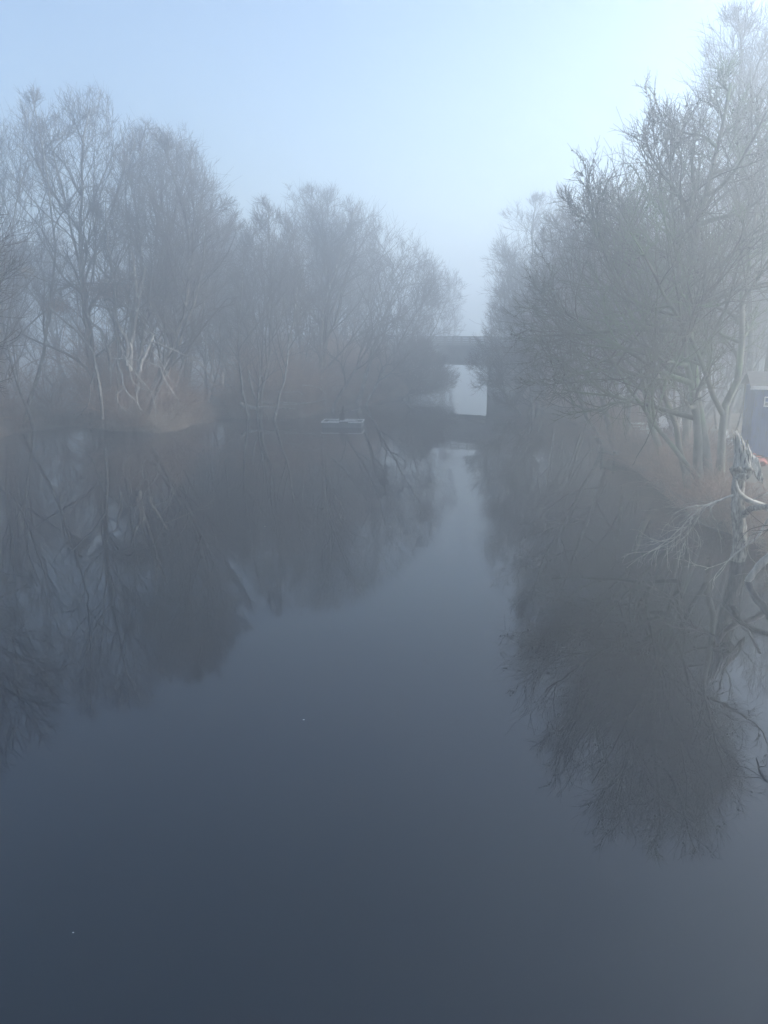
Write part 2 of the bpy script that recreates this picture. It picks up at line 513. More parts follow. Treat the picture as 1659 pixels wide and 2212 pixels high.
# ---- right bank trees, near to far
RG = 'bare trees along the right bank'
rA = tree_px('lichen_covered_tree', 'big near tree on the right bank, green with lichen, reaching out over the water', None, 33,
        [(1535, 1560, 200, .30), (1555, 1640, 300, .2), (1515, 1430, 290, .2), (1500, 1270, 440, .16), (1525, 1250, 700, .13)],
        [(1190, 1720, 240, 860, 5.5), (1400, 1780, 190, 700, 4.5), (1075, 1560, 520, 935, 4.5), (1235, 1640, 330, 800, 4.5)], 21,
        cat='tree', group=RG, bark='moss_bark', twig='moss_twig', limbs=20, t0=.16, n2=8, n3=5, n4=3, ang1=58, drop=.55,
        wander=.12, twig_r=.009, buds=8, lim_k=1.35, bud_z=4.5, trop1=.045, trop2=.05, K0=12, lf=(.75, 1.02), l2=.6)
rB = tree_px('bare_tree', 'bare tree with long pale limbs behind the big lichen covered tree', None, 39,
        [(1470, 1400, 400, .2), (1445, 1310, 450, .18), (1490, 1500, 380, .18)],
        [(1225, 1560, 335, 860)], 22, group=RG, bark='moss_bark', limbs=14, n2=8, n3=5, n4=4, ang1=48, twig_r=.007, drop=.2)
rC = tree_px('bare_tree', 'low spreading bare tree leaning left over the water beside the picnic table', None, 48,
        [(1330, 1240, 480, .2), (1350, 1330, 440, .18), (1300, 1170, 620, .16)],
        [(1105, 1430, 425, 860), (1075, 1300, 560, 900)], 23, group=RG, limbs=14, t0=.15, n2=8, n3=6, n4=4, ang1=55, drop=.35)
rD = tree_px('bare_tree', 'pale bare tree rising behind the right end of the bridge railing', None, 76,
        [(1175, 1150, 440, .22), (1190, 1230, 430, .18), (1165, 1090, 560, .15)],
        [(1045, 1290, 415, 800)], 24, group=RG, limbs=14, n2=8, n3=6, n4=4, ang1=44)
rE = tree_px('bare_tree', 'very tall thin bare tree whose tip is the highest point in the fog', None, 46,
        [(1610, 1590, 60, .22), (1640, 1660, 110, .17)],
        [(1530, 1760, 50, 620)], 25, group=RG, limbs=16, n2=7, n3=6, n4=5, ang1=30, t0=.35)
rF = tree_px('bare_tree', 'bushy bare tree overhanging the water in front of the bridge abutment', None, 70,
        [(1140, 1085, 700, .12), (1150, 1120, 660, .13), (1130, 1050, 800, .1)],
        [(1012, 1200, 650, 900)], 26, group=RG, limbs=16, t0=.1, n2=8, n3=5, n4=4, ang1=60, drop=.4)

# ---- copies standing back in the fog
def back(src, px, d, sc, rz, label, group):
    o = copy_tree(src)
    x = (px - FW / 2) / FP * d
    o.location = (x, d, gz(x, d) - .1)
    o.rotation_euler = (0, 0, rz)
    o.scale = (sc * random.uniform(.9, 1.1),) * 2 + (sc * random.uniform(.92, 1.08),)
    for k in ('label', 'group'):
        if k in o: del o[k]
    tag(o, label, 'tree', group)
    return o
rr = random.Random(3)
LBG = 'bare trees standing in the fog behind the left bank'
RBG = 'bare trees standing in the fog behind the right bank'
FBG = 'faint bare trees beyond the bridge'
for px, d, sc in [(-60, 74, .95), (60, 78, .8), (150, 84, .85), (300, 80, .72), (400, 76, .8), (480, 84, .85), (500, 90, .95), (530, 76, .6), (600, 88, .85), (640, 98, .95), (740, 96, .9), (800, 102, .8), (20, 66, .6), (450, 72, .6)]:
    back(rr.choice([tB, tC, tD, tE]), px, d, sc, rr.uniform(0, 6.28), 'leafless tree half lost in fog behind the front row on the left', LBG)
for px, d, sc in [(1400, 54, .62), (1440, 50, .62), (1500, 44, .6), (1505, 58, .75), (1570, 52, .7), (1600, 62, .9), (1660, 56, .8), (1700, 48, .8), (1330, 62, .65), (1270, 68, .7), (1380, 72, .85), (1230, 84, .8), (1450, 78, .95), (1560, 82, 1.0), (1300, 92, .95), (1640, 74, 1.0), (1750, 66, .9)]:
    back(rr.choice([tB, tD, tE, tC]), px, d, sc, rr.uniform(0, 6.28), 'leafless tree in the fog behind the near trees on the right', RBG)
for px, d, sc in [(900, 125, .7), (960, 140, .75), (850, 118, .75), (1085, 128, .6), (1130, 135, .8), (1180, 122, .8)]:
    back(rr.choice([tB, tE, tG]), px, d, sc, rr.uniform(0, 6.28), 'faint leafless tree beyond the bridge', FBG)

# trees just outside the frame whose mirror images enter it
def side_tree(label, x, y, stems, envs, seed, **kw):
    z = gz(x, y)
    S = [((x + a, y + b_, z), (x + c, y + e, h), r) for a, b_, c, e, h, r in stems]
    return make_tree('bare_tree', label, S, [(np.array(c), np.array(r)) for c, r in envs], seed, **kw)
side_tree('nearby bare tree off the left edge, seen only as its mirror image in the water', -23.0, 34.5,
          [(0, 0, 1, 0, 12.5, .2), (.5, .5, 4, -1, 11, .15)], [((-21.7, 34.5, 9.0), (6.4, 5, 5.2))], 31, limbs=17, twig_r=.012, ang1=52, n2=7, n3=5, n4=4)
side_tree('nearby bare tree off the right edge, mirrored along the right side of the water', 17.2, 20,
          [(0, 0, -.5, -.5, 10, .16), (.4, -.4, 1, -2, 11.5, .14)], [((15.6, 19.2, 7.9), (4.5, 4.2, 5.2))], 32, limbs=15, ang1=50, n2=7, n3=5, n4=4, twig_r=.006)

# ------------------------------------------------------------------ shrubs
def make_shrub(label, seed, h, spread, stems, n, mat='brush', group=None):
    rng = np.random.default_rng(seed)
    root = empty('leafless_shrub')
    az = rng.random(stems) * 6.28
    tilt = np.radians(rng.uniform(5, spread, stems))
    D = np.stack([np.sin(tilt) * np.cos(az), np.sin(tilt) * np.sin(az), np.cos(tilt)], 1)
    P0 = np.stack([rng.normal(size=stems) * .28, rng.normal(size=stems) * .28, np.full(stems, -.15)], 1)
    Ls = h * rng.uniform(.6, 1.1, stems)
    G, Q = grow(P0, D, Ls, np.full(stems, .018), 7, .10, -.03, rng, .35)
    st = MB().tubes(G, Q, 4)
    P2, D2, r2, t2, par = spawn(G, Q, n, .15, 1, 36, 14, rng)
    L2 = Ls[par] * .42 * (1.15 - .5 * t2)
    G2, Q2 = grow(P2, D2, L2, np.full(len(P2), .009), 4, .14, 0.0, rng, .6)
    tw = MB().tubes(G2, Q2, 3)
    P3, D3, r3, t3, par = spawn(G2, Q2, 6, .15, 1, 34, 14, rng)
    G3, Q3 = grow(P3, D3, L2[par] * .5 * rng.uniform(.5, 1.1, len(P3)), np.full(len(P3), .0065), 2, .16, 0, rng, .6)
    tw.tubes(G3, Q3, 3)
    st.build('stem', M[mat], root)
    tw.build('twig_crown', M[mat], root)
    tag(root, label, 'shrub', group)
    return root

SH = [make_shrub('x', 41, 3.0, 42, 26, 7), make_shrub('x', 42, 2.3, 60, 28, 7), make_shrub('x', 43, 3.8, 30, 24, 8), make_shrub('x', 44, 1.7, 70, 30, 7)]
used = set()
def put_shrub(k, x, y, s, rz, label, group, sz=None):
    o = SH[k]
    if k in used: o = copy_tree(o)
    used.add(k)
    o.location = (x, y, gz(x, y) - .02)
    o.rotation_euler = (0, 0, rz)
    o.scale = (s, s, sz or s)
    tag(o, label, 'shrub', group)

def along(path, rng):
    path = np.array(path); seg = np.linalg.norm(np.diff(path, axis=0), axis=1); c = np.concatenate([[0], np.cumsum(seg)])
    def f(s):
        s = s * c[-1]; i = min(np.searchsorted(c, s, side='right') - 1, len(seg) - 1)
        t = (s - c[i]) / seg[i]
        p = path[i] * (1 - t) + path[i + 1] * t
        dvec = (path[i + 1] - path[i]) / seg[i]
        return p, np.array([-dvec[1], dvec[0]])
    return f, c[-1]
rs = random.Random(9)
fL, nL = along(LB, rs); fR, nR = along(RB, rs)
for k in range(100):
    p, nrm = fL(rs.random())
    off = abs(rs.gauss(0, 1)) * 4.5 + .3
    q = p + nrm * off
    if signed([q])[0] < .1: q = p - nrm * off
    if signed([q])[0] < .1: continue
    put_shrub(rs.choice([0, 1, 2, 3] if off < 3 else [0, 2]), q[0], q[1], rs.uniform(.75, 1.25) * (1 if off < 2.5 else 1.6), rs.uniform(0, 6.28),
              'reddish brown leafless shrub in the thicket along the left bank', 'shrubs of the left bank thicket')
for k in range(60):
    p, nrm = fR(rs.random() ** .8 if k % 2 else rs.random())
    off = abs(rs.gauss(0, 1)) * 2.2 + .2
    q = p - nrm * off
    if signed([q])[0] < .05: q = p + nrm * off
    if signed([q])[0] < .05: continue
    if math.hypot(q[0] - 16.5, q[1] - 49) < 5 and rs.random() < .6: continue
    near = q[1] < 36
    put_shrub(rs.choice([1, 3]) if near else rs.choice([0, 1, 3]), q[0], q[1], rs.uniform(.5, .85) if near else rs.uniform(.6, 1.0), rs.uniform(0, 6.28),
              'grey brown leafless shrub in the brush along the right bank', 'shrubs of the right bank brush')

for k in range(26):
    p, nrm = along(RB[4:], None)[0](rs.random())
    q = p - nrm * (abs(rs.gauss(0, 1)) * 1.6 + .25)
    if signed([q])[0] < .05: q = p + nrm * .5
    if signed([q])[0] < .05: continue
    put_shrub(rs.choice([1, 3]), q[0], q[1], rs.uniform(.45, .75), rs.uniform(0, 6.28),
              'small grey brown leafless shrub at the near right waterline around the broken stump', 'shrubs around the broken stump')

for k in range(12):
    q = at_plane(1085 + k * 12 + rs.uniform(-5, 5), 850, 88.5 - k * .7)[:2]
    if signed([q])[0] < .05: continue
    put_shrub(rs.choice([0, 2]), q[0], q[1], rs.uniform(1.0, 1.5), rs.uniform(0, 6.28),
              'tall leafless shrub growing in front of the right bridge abutment', 'shrubs in front of the bridge abutment')

# ------------------------------------------------------------------ undergrowth (nobody could count it)
def undergrowth(name, label, path, side, n, width, seed, hmin, hmax, mat):
    rng = np.random.default_rng(seed)
    f, tot = along(path, None)
    S = rng.random(n)
    pts = []
    for s in S:
        p, nn = f(s)
        pts.append(p + nn * side * abs(rng.normal()) * width)
    pts = np.array(pts) + rng.normal(size=(n, 2)) * .3
    sd = signed(pts)
    pts = pts[sd > -.12]
    n = len(pts)
    z = ground_z(pts)
    P0 = np.column_stack([pts, np.maximum(z, -.05) - .03])
    az = rng.random(n) * 6.28; tl = np.radians(rng.uniform(5, 75, n))
    D = np.stack([np.sin(tl) * np.cos(az), np.sin(tl) * np.sin(az), np.cos(tl)], 1)
    G, Q = grow(P0, D, rng.uniform(hmin, hmax, n), rng.uniform(.004, .011, n), 4, .12, -.10, rng, .3)
    o = MB().tubes(G, Q, 3).build(name, M[mat])
    tag(o, label, 'undergrowth', kind='stuff')
undergrowth('undergrowth', 'tangled reddish dead grass and brambles on the left bank', LB, 1, 46000, 3.6, 51, .5, 1.7, 'grass')
undergrowth('undergrowth', 'tangled dead grass and brambles on the right bank', RB, -1, 34000, 3.0, 52, .3, 1.2, 'grass')

undergrowth('undergrowth', 'long arching grey brown brambles over the water near the broken stump', RB[4:11], -1, 8000, 1.8, 53, .9, 2.4, 'brush')
# ------------------------------------------------------------------ bleached dead limbs and fallen wood
def dead_thing(name, label, cat, d, paths, seed, mat='dead', twigs=3, parts=('trunk', 'limb'), tw_len=.9, ddrop=0.0, group=None, jit=.5, tw_r=.01, tw_trop=-.05, first_is_trunk=True):
    """paths: (points in picture measurements, r0, r1); all at their true distance d"""
    rng = np.random.default_rng(seed)
    built = []
    org = None
    for i, (pts, r0, r1) in enumerate(paths):
        dj = rng.normal() * jit if i else 0
        w3 = []
        for k, (a, c) in enumerate(pts):
            dd = d + dj * (k / max(1, len(pts) - 1)) - ddrop * k
            p = at_plane(a, c, dd)
            if p[2] < -.35:
                p = at_water(a, c, -.3)
            w3.append(p)
        if org is None: org = np.array(w3[0])
        built.append((np.array(w3) - org, r0, r1))
    root = empty(name, org)
    tag(root, label, cat, group)
    for i, (w3, r0, r1) in enumerate(built):
        if d > 50: r0, r1 = r0 * .85 + .004, r1 * .9 + .008
        mb = MB()
        P = smooth_path(w3, 4)
        P = P + np.cumsum(rng.normal(size=P.shape), axis=0) * .012
        R = np.linspace(r0, r1, len(P))
        mb.tubes(P[None], R[None], 8, .08, rng)
        if twigs:
            nl = np.linalg.norm(np.diff(P, axis=0), axis=1).sum()
            P2, D2, r2, t2, _ = spawn(P[None], R[None], max(2, int(nl * twigs)), .15, 1, 36, 12, rng)
            L2 = tw_len * rng.uniform(.4, 1.3, len(P2))
            G2, Q2 = grow(P2, D2, L2, np.full(len(P2), min(tw_r * 1.5, r1 * 1.2 + .004)), 6, .16, tw_trop, rng, .4)
            mb.tubes(G2, Q2, 4)
            P3, D3, r3, t3, par = spawn(G2, Q2, 3, .2, 1, 34, 12, rng)
            G3, Q3 = grow(P3, D3, L2[par] * .55, np.full(len(P3), tw_r * .75), 4, .18, tw_trop, rng, .5)
            mb.tubes(G3, Q3, 3)
        mb.build(parts[0] if (i == 0 and first_is_trunk) else parts[1], M[mat], root)
    return root

dead_thing('fallen_tree', 'bleached collapsed tree with pale limbs drooping to the left bank water', 'tree', 56.0,
    [([(279, 741), (283, 760), (276, 775), (262, 776), (241, 775)], .10, .05),
     ([(262, 776), (273, 777), (289, 793), (301, 817), (325, 843), (337, 877), (338, 903)], .065, .02),
     ([(283, 776), (297, 779), (325, 784), (345, 793), (355, 817), (369, 839), (385, 863), (387, 893)], .06, .015),
     ([(325, 757), (343, 775), (357, 800), (372, 823)], .045, .015),
     ([(251, 776), (242, 793), (239, 817), (238, 847)], .05, .015),
     ([(253, 777), (258, 795), (265, 810), (268, 832), (280, 853), (295, 866)], .05, .02),
     ([(277, 783), (287, 823), (313, 841), (353, 849)], .045, .012),
     ([(253, 845), (253, 863), (263, 881), (281, 895)], .06, .02),
     ([(296, 841), (298, 870), (310, 888)], .05, .02),
     ([(259, 745), (263, 761), (271, 775)], .045, .03)], 61, twigs=1.2, tw_len=1.0, tw_r=.013)
dead_thing('dead_branch', 'long pale branch reaching right from the lichened trunk on the left bank', 'branch', 55.8,
    [([(302, 800), (306, 777), (313, 762), (321, 745), (331, 720)], .17, .08),
     ([(307, 747), (325, 738), (345, 744), (373, 756), (403, 769), (433, 775)], .07, .02),
     ([(403, 769), (413, 777), (433, 786), (455, 815)], .035, .012)], 62, twigs=1.0)
dead_thing('leaning_tree', 'pale leafless tree leaning left from the water edge with a drooping limb', 'tree', 56.5,
    [([(222, 905), (213, 830), (205, 795), (199, 763), (183, 741), (163, 717), (133, 693), (100, 660)], .14, .05),
     ([(203, 805), (195, 831), (191, 867), (180, 885), (157, 894)], .075, .025),
     ([(180, 885), (176, 896)], .03, .015)], 63, twigs=.9, mat='bark')
dead_thing('crooked_tree', 'crooked pale tree with arching limbs left of the collapsed tree', 'tree', 57,
    [([(238, 800), (235, 763), (223, 737), (217, 713), (197, 699), (187, 677)], .15, .07),
     ([(273, 790), (273, 737), (261, 713), (249, 683), (243, 668), (225, 661), (197, 659)], .16, .05),
     ([(246, 672), (247, 665), (269, 661), (301, 675), (311, 695), (327, 719)], .07, .02),
     ([(301, 668), (320, 672), (335, 680), (350, 690)], .04, .015),
     ([(249, 657), (238, 647), (225, 650)], .09, .04)], 64, twigs=.9, mat='bark')
dead_thing('lichened_trunk', 'pair of thick lichen spotted trunks behind the collapsed pale tree', 'tree', 57.5,
    [([(279, 800), (279, 741), (281, 709), (287, 660), (289, 610), (280, 540)], .3, .14),
     ([(283, 745), (292, 700), (302, 640), (315, 580)], .2, .1)], 65, twigs=0, mat='bark')
dead_thing('fallen_log', 'curved pale log lying at the left waterline beside the raft', 'log', 66,
    [([(519, 871), (533, 879), (554, 882), (570, 879), (592, 881), (640, 884)], .2, .05),
     ([(576, 878), (568, 887), (556, 902)], .04, .015),
     ([(568, 887), (580, 903), (571, 916)], .04, .015)], 66, twigs=.5, parts=('log', 'branch'), jit=.2)
dead_thing('fallen_tree', 'fallen pale tree with its limbs stretched toward the raft', 'tree', 67,
    [([(537, 800), (541, 828), (549, 857), (560, 865), (583, 870), (605, 867), (661, 867), (704, 859)], .13, .04),
     ([(704, 859), (700, 849), (680, 836), (652, 832)], .04, .05),
     ([(597, 846), (620, 848), (645, 846), (653, 853)], .05, .03),
     ([(660, 868), (640, 875), (610, 873)], .04, .03)], 67, twigs=.7)
dead_thing('dead_branch', 'short white stick poking from the water just right of the raft', 'branch', 64,
    [([(730, 893), (745, 890), (757, 888), (776, 883)], .03, .03)], 68, twigs=0, parts=('branch', 'branch'))

# right foreground
SD = 24.0
dead_thing('fallen_branch', 'bleached fallen branch with long curved twigs hanging over the right bank water', 'branch', 23.2,
    [([(1583, 1070), (1549, 1082), (1525, 1094), (1496, 1116), (1465, 1147), (1429, 1173), (1391, 1195)], .036, .008),
     ([(1549, 1082), (1520, 1090), (1500, 1088), (1470, 1096)], .04, .01),
     ([(1525, 1094), (1500, 1130), (1480, 1160), (1475, 1185)], .035, .01),
     ([(1549, 1085), (1534, 1095), (1535, 1115)], .04, .012),
     ([(1496, 1116), (1485, 1135), (1450, 1165), (1405, 1190)], .03, .01)], 71, twigs=6, tw_len=.95, jit=.4, tw_r=.006, tw_trop=-.09)
dead_thing('dead_limb', 'thick pale limb sweeping right from the foot of the broken stump', 'branch', 23.6,
    [([(1588, 1035), (1589, 1048), (1597, 1065), (1621, 1082), (1659, 1097), (1700, 1120)], .07, .10),
     ([(1621, 1082), (1640, 1070), (1665, 1066)], .025, .012)], 72, twigs=1.4, tw_len=.7, jit=.2, tw_r=.007)
dead_thing('dead_limb', 'forked bleached limb entering the water at the right edge', 'branch', 21.8,
    [([(1690, 1165), (1659, 1202), (1640, 1219), (1616, 1250), (1606, 1275), (1600, 1310)], .13, .07),
     ([(1680, 1095), (1659, 1125), (1635, 1159), (1597, 1190), (1556, 1233)], .05, .012),
     ([(1659, 1143), (1640, 1150), (1622, 1165)], .03, .015),
     ([(1597, 1190), (1570, 1212), (1520, 1232)], .02, .008)], 73, twigs=1.8, tw_len=.8, jit=.2, tw_r=.007, tw_trop=-.03)
dead_thing('hanging_branch', 'dark drooping branch arching in from the right edge over the water', 'branch', 16.5,
    [([(1850, 1050), (1780, 1090), (1720, 1120), (1690, 1170)], .06, .02)], 74, twigs=2.5, tw_len=1.0, mat='twig', parts=('branch', 'branch'))

# broken stump
def stump():
    rng = np.random.default_rng(81)
    base = at_plane(1590, 1215, SD); base[2] = -.4
    o = lambda px, py, dd=0: at_plane(px, py, SD + dd) - base
    root = empty('broken_tree_stump', base)
    tag(root, 'weathered dead tree stump with a splintered pale top above a swollen collar', 'stump')
    # trunk with swollen collar
    K = 22
    path = smooth_path([o(1590, 1222), o(1599, 1180), (o(1597, 1130)), o(1594, 1085), o(1595, 1050), o(1602, 1020), o(1606, 1005)], 7)
    n = len(path)
    t = np.linspace(0, 1, n)
    rad = .23 - .07 * t + .19 * np.exp(-((t - .88) / .09) ** 2)
    th = np.arange(K) * 2 * math.pi / K
    V = []
    flut = rng.normal(size=K) * .07
    for i, p in enumerate(path):
        rr_ = rad[i] * (1 + flut + .05 * rng.normal(size=K) + .1 * math.sin(i * .9) * np.sin(th * 3 + i * .4))
        V.append(np.stack([p[0] + rr_ * np.cos(th), p[1] + rr_ * np.sin(th), np.full(K, p[2])], 1))
    V = np.array(V)
    mb = MB()
    b0 = (np.arange(n - 1) * K)[:, None]; k = np.arange(K)[None]
    mb.add(V.reshape(-1, 3), np.stack([b0 + k, b0 + (k + 1) % K, b0 + K + (k + 1) % K, b0 + K + k], -1).reshape(-1, 4))
    mb.build('trunk', M['old_bark'], root)
    # hollow splintered shell: a ring of tall shards, low on the right
    top = path[-1]
    mb = MB()
    ns = 30
    for s in range(ns):
        a = s / ns * 2 * math.pi
        ca, sa = math.cos(a), math.sin(a)
        hgt = 0.55 + .30 * math.sin(a * 2.3 + 1) + .22 * rng.random()
        if ca < -.6: hgt = .95 + .2 * rng.random()
        if -.35 < ca < .45 and s % 3 == 0: hgt = 1.0
        if .1 < ca < .4: hgt *= .7
        if ca > .75: hgt = .45 + .2 * rng.random()
        rb, wd = .27, .055
        lean = .10 * (-ca if ca > 0 else ca * 1.0)
        m_ = 7
        L_ = []
        for j in range(m_ + 1):
            u = j / m_
            r = rb * (1 - .25 * u)
            wj = wd * (1 - u) ** .6 + .004
            x = top[0] + (r * ca) - .22 * u * u * hgt + .012 * rng.normal()
            y = top[1] + (r * sa) + .01 * rng.normal()
            z = top[2] - .12 + u * (hgt + .12)
            tx, ty = -sa, ca
            th_ = .035 * (1 - .6 * u)
            for (q1, q2) in ((-1, 0), (-.4, 1), (.5, .8), (1, 0), (.3, -1), (-.5, -.8)):
                L_.append((x + tx * wj * q1 + ca * th_ * q2, y + ty * wj * q1 + sa * th_ * q2, z + .01 * rng.normal()))
        b1 = (np.arange(m_) * 6)[:, None]; kk = np.arange(6)[None]
        mb.add(np.array(L_), np.stack([b1 + kk, b1 + (kk + 1) % 6, b1 + 6 + (kk + 1) % 6, b1 + 6 + kk], -1).reshape(-1, 4))
    mb.build('splintered_top', M['stump'], root)
    # hanging tongue of split wood to the right
    mb = MB()
    for q in range(5):
        dx = q * 3
        P = smooth_path([o(1616 + dx, 968 + q * 6, -.1), o(1624 + dx, 993, -.15), o(1630 + dx, 1018, -.2), o(1637 + dx * .8, 1034, -.2), o(1646, 1040 + q, -.15)], 4)
        mb.tubes(P[None], np.linspace(.05, .03, len(P))[None], 6, .18, rng)
    mb.build('split_wood', M['stump'], root)
    # burls on the collar
    for (px, py, r_) in ((1592, 1015, .12), (1603, 1028, .13), (1616, 1012, .12), (1590, 1035, .09)):
        c = o(px, py, -.28)
        u_, v_ = np.meshgrid(np.linspace(0, math.pi, 7), np.linspace(0, 2 * math.pi, 11)[:-1], indexing='ij')
        rr_ = r_ * (1 + .22 * rng.normal(size=u_.shape))
        V = np.stack([c[0] + rr_ * np.sin(u_) * np.cos(v_) * 1.2, c[1] + rr_ * np.sin(u_) * np.sin(v_), c[2] + rr_ * np.cos(u_) * .8], -1).reshape(-1, 3)
        a = (np.arange(6) * 10)[:, None]; kk = np.arange(10)[None]
        MB().add(V, np.stack([a + kk, a + (kk + 1) % 10, a + 10 + (kk + 1) % 10, a + 10 + kk], -1).reshape(-1, 4)).build('burl', M['old_bark'], root)
    # side limb seen best in the mirror
    mb = MB()
    mb.poly([o(1597, 1120), o(1620, 1100, -.5), o(1650, 1095, -.9), o(1700, 1090, -1.2)], .11, .08, 9, .06, rng)
    mb.build('limb', M['old_bark'], root)
stump()

# ------------------------------------------------------------------ floating raft
def raft():
    c = at_water(738, 924)
    root = empty('floating_raft', (c[0], c[1], 0), math.radians(-4))
    tag(root, 'low grey floating raft with white edge boards in open water off the left bank', 'raft')
    W, D, Ht = 3.15, 2.0, .42
    MB().box((0, D / 2, Ht / 2 - .1), (W - .06, D - .06, Ht + .1)).build('float', M['float'], root, True)
    mb = MB()
    for i in range(9):
        mb.box((0, .13 + i * (D - .26) / 8, Ht - .02 + .004 * (i % 2)), (W - .1, .18, .04))
    mb.build('deck', M['dark_plank'], root, True)
    for (x, y, w_, d_, z) in ((-.9, -.02, 1.4, .1, .06), (1.05, -.02, 1.1, .1, .055), (0, D + .02, W, .1, .05)):
        MB().box((x, y, Ht + .01), (w_, d_, z + .03)).build('edge_board', M['paint_white'], root, True)
    for x in (-W / 2, W / 2):
        MB().box((x, D / 2, Ht + .005), (.09, D - .08, .07)).build('edge_board', M['paint_white'], root, True)
    for (x, y, l, a) in ((-.3, .35, 1.6, .06), (.5, .7, 1.4, -.08), (-.1, 1.2, 2.1, .02)):
        MB().box((x, y, Ht + .045), (l, .13, .035), a).build('loose_plank', M['paint_white'], root, True)
    return c
rc = raft()
rng = np.random.default_rng(91)
n = 34
P0 = np.column_stack([rng.normal(size=n) * .13, rng.normal(size=n) * .15, np.zeros(n)])
D0 = np.column_stack([rng.normal(size=n) * .09, rng.normal(size=n) * .1, np.ones(n)])
G, Q = grow(P0, D0, rng.uniform(.5, 1.25, n), np.full(n, .017), 5, .04, 0, rng, .4)
ro = empty('reed_tuft', (rc[0] - .05, rc[1] + 1.0, .435))
MB().tubes(G, Q, 4).build('stalks', M['twig'], ro)
tag(ro, 'tuft of dark upright reeds standing on the floating raft', 'reeds')

# ------------------------------------------------------------------ bridge
def bridge():
    A = at_plane(1060, 853, 92.3)[:2]
    ang = math.atan2(5.0, -7.4)                       # runs away to the left
    u = np.array([math.cos(ang), math.sin(ang)])
    nrm = np.array([u[1], -u[0]])
    if nrm[1] > 0: nrm = -nrm                         # towards the viewer
    rz = ang
    root = empty('concrete_road_bridge', (A[0], A[1], 0), rz)
    tag(root, 'long low concrete bridge with slotted railing crossing the river in the fog', 'bridge')
    s = 1 if (np.array([-math.sin(ang), math.cos(ang)]) @ nrm) > 0 else -1   # local y sign facing viewer
    L0, L1 = -40, 46
    mid = (L0 + L1) / 2; LL = L1 - L0
    MB().box((mid, -s * 4, 5.52), (LL, 9.0, .34)).build('deck', M['concrete'], root, True)
    for i, y in enumerate((0.0, -2.7, -5.4, -8.1)):
        MB().box((mid, s * y - s * .0, 4.4), (LL, .55, 1.9)).build('girder', M['concrete'], root, True)
    for side, y in ((1, .3), (-1, -8.3)):
        MB().box((mid, s * y, 5.74), (LL, .5, .12)).build('kerb', M['concrete'], root, True)
        for k in range(4):
            z = 5.84 + k * .265
            MB().box((mid, s * y, z + .085), (LL, .12, .135)).build('rail', M['concrete'], root, True)
        x = L0 + .3
        while x < L1:
            MB().box((x, s * (y - .1), 6.27), (.2, .13, .94)).build('railing_post', M['concrete'], root, True)
            x += 1.15 if side > 0 else 2.3
    # abutments
    MB().box((-8.0, -s * 4, 1.9), (16.0, 10.0, 5.0)).build('abutment', M['concrete'], root, True)
    MB().box((27.0, -s * 4, 1.9), (10.0, 10.0, 5.0)).build('abutment', M['concrete'], root, True)
bridge()

# ------------------------------------------------------------------ shed
def shed():
    c = at_plane(1621, 968, 40.5)
    zb = gz(c[0], c[1])
    root = empty('garden_shed', (c[0], c[1], zb), math.radians(-17))
    tag(root, 'blue grey boat shed at the right edge behind the broken stump', 'shed')
    W, D, Hh = 4.6, 3.0, 3.65
    MB().box((W / 2, D / 2, Hh / 2 - .1), (W, D, Hh + .2)).build('wall', M['shed'], root, True)
    for x, y in ((-.02, -.02), (W + .02, -.02), (-.02, D + .02)):
        MB().box((x, y, Hh / 2), (.14, .14, Hh)).build('corner_trim', M['shed'], root, True)
    mb = MB()
    for x in np.arange(.35, W, .32):
        mb.box((x, -.015, Hh / 2), (.05, .03, Hh - .04))
    for y in np.arange(.35, D, .32):
        mb.box((-.015, y, Hh / 2), (.03, .05, Hh - .04))
    mb.build('batten', M['shed'], root, True)
    # door
    dr = MB().box((2.1, -.035, 1.05), (1.0, .06, 2.1)).build('door', M['shed'], root, True)
    MB().box((2.5, -.09, 1.0), (.04, .05, .16)).build('handle', M['dark_plank'], dr, True)
    # roof: gable with overhang and white fascia
    z0, z1, ov = Hh + .02, Hh + .7, .35
    V = [(-ov, -ov, z0), (W + ov, -ov, z0), (W + ov, D / 2, z1), (-ov, D / 2, z1), (W + ov, D + ov, z0), (-ov, D + ov, z0)]
    V += [(x, y, z + .1) for x, y, z in V]
    F = [[0, 1, 2, 3], [3, 2, 4, 5], [6, 9, 8, 7], [9, 11, 10, 8], [0, 6, 7, 1], [5, 4, 10, 11], [0, 3, 9, 6], [3, 5, 11, 9], [1, 7, 8, 2], [2, 8, 10, 4]]
    MB().add(V, F).build('roof', M['shingle'], root, True)
    MB().add([(0.0, 0, Hh), (0, D, Hh), (0, D / 2, z1 - .03), (W, 0, Hh), (W, D, Hh), (W, D / 2, z1 - .03)], [[0, 2, 1], [3, 4, 5]], ).build('gable', M['shed'], root, True)
    MB().box((W / 2, -ov - .03, z0 + .02), (W + 2 * ov, .05, .17)).build('fascia', M['paint_white'], root, True)
    ln = MB().box((.42, -.1, 2.97), (.05, .05, .5)).box((.62, -.1, 2.97), (.05, .05, .5)).box((.52, -.1, 3.2), (.2, .1, .05)).box((.52, -.1, 2.74), (.26, .12, .06)).box((.52, -.1, 2.95), (.2, .05, .04)).build('wall_lantern', M['paint_white'], root, True)
    MB().box((.52, -.07, 2.85), (.13, .06, .17)).build('lantern_glass', M['glass'], ln, True)
shed()

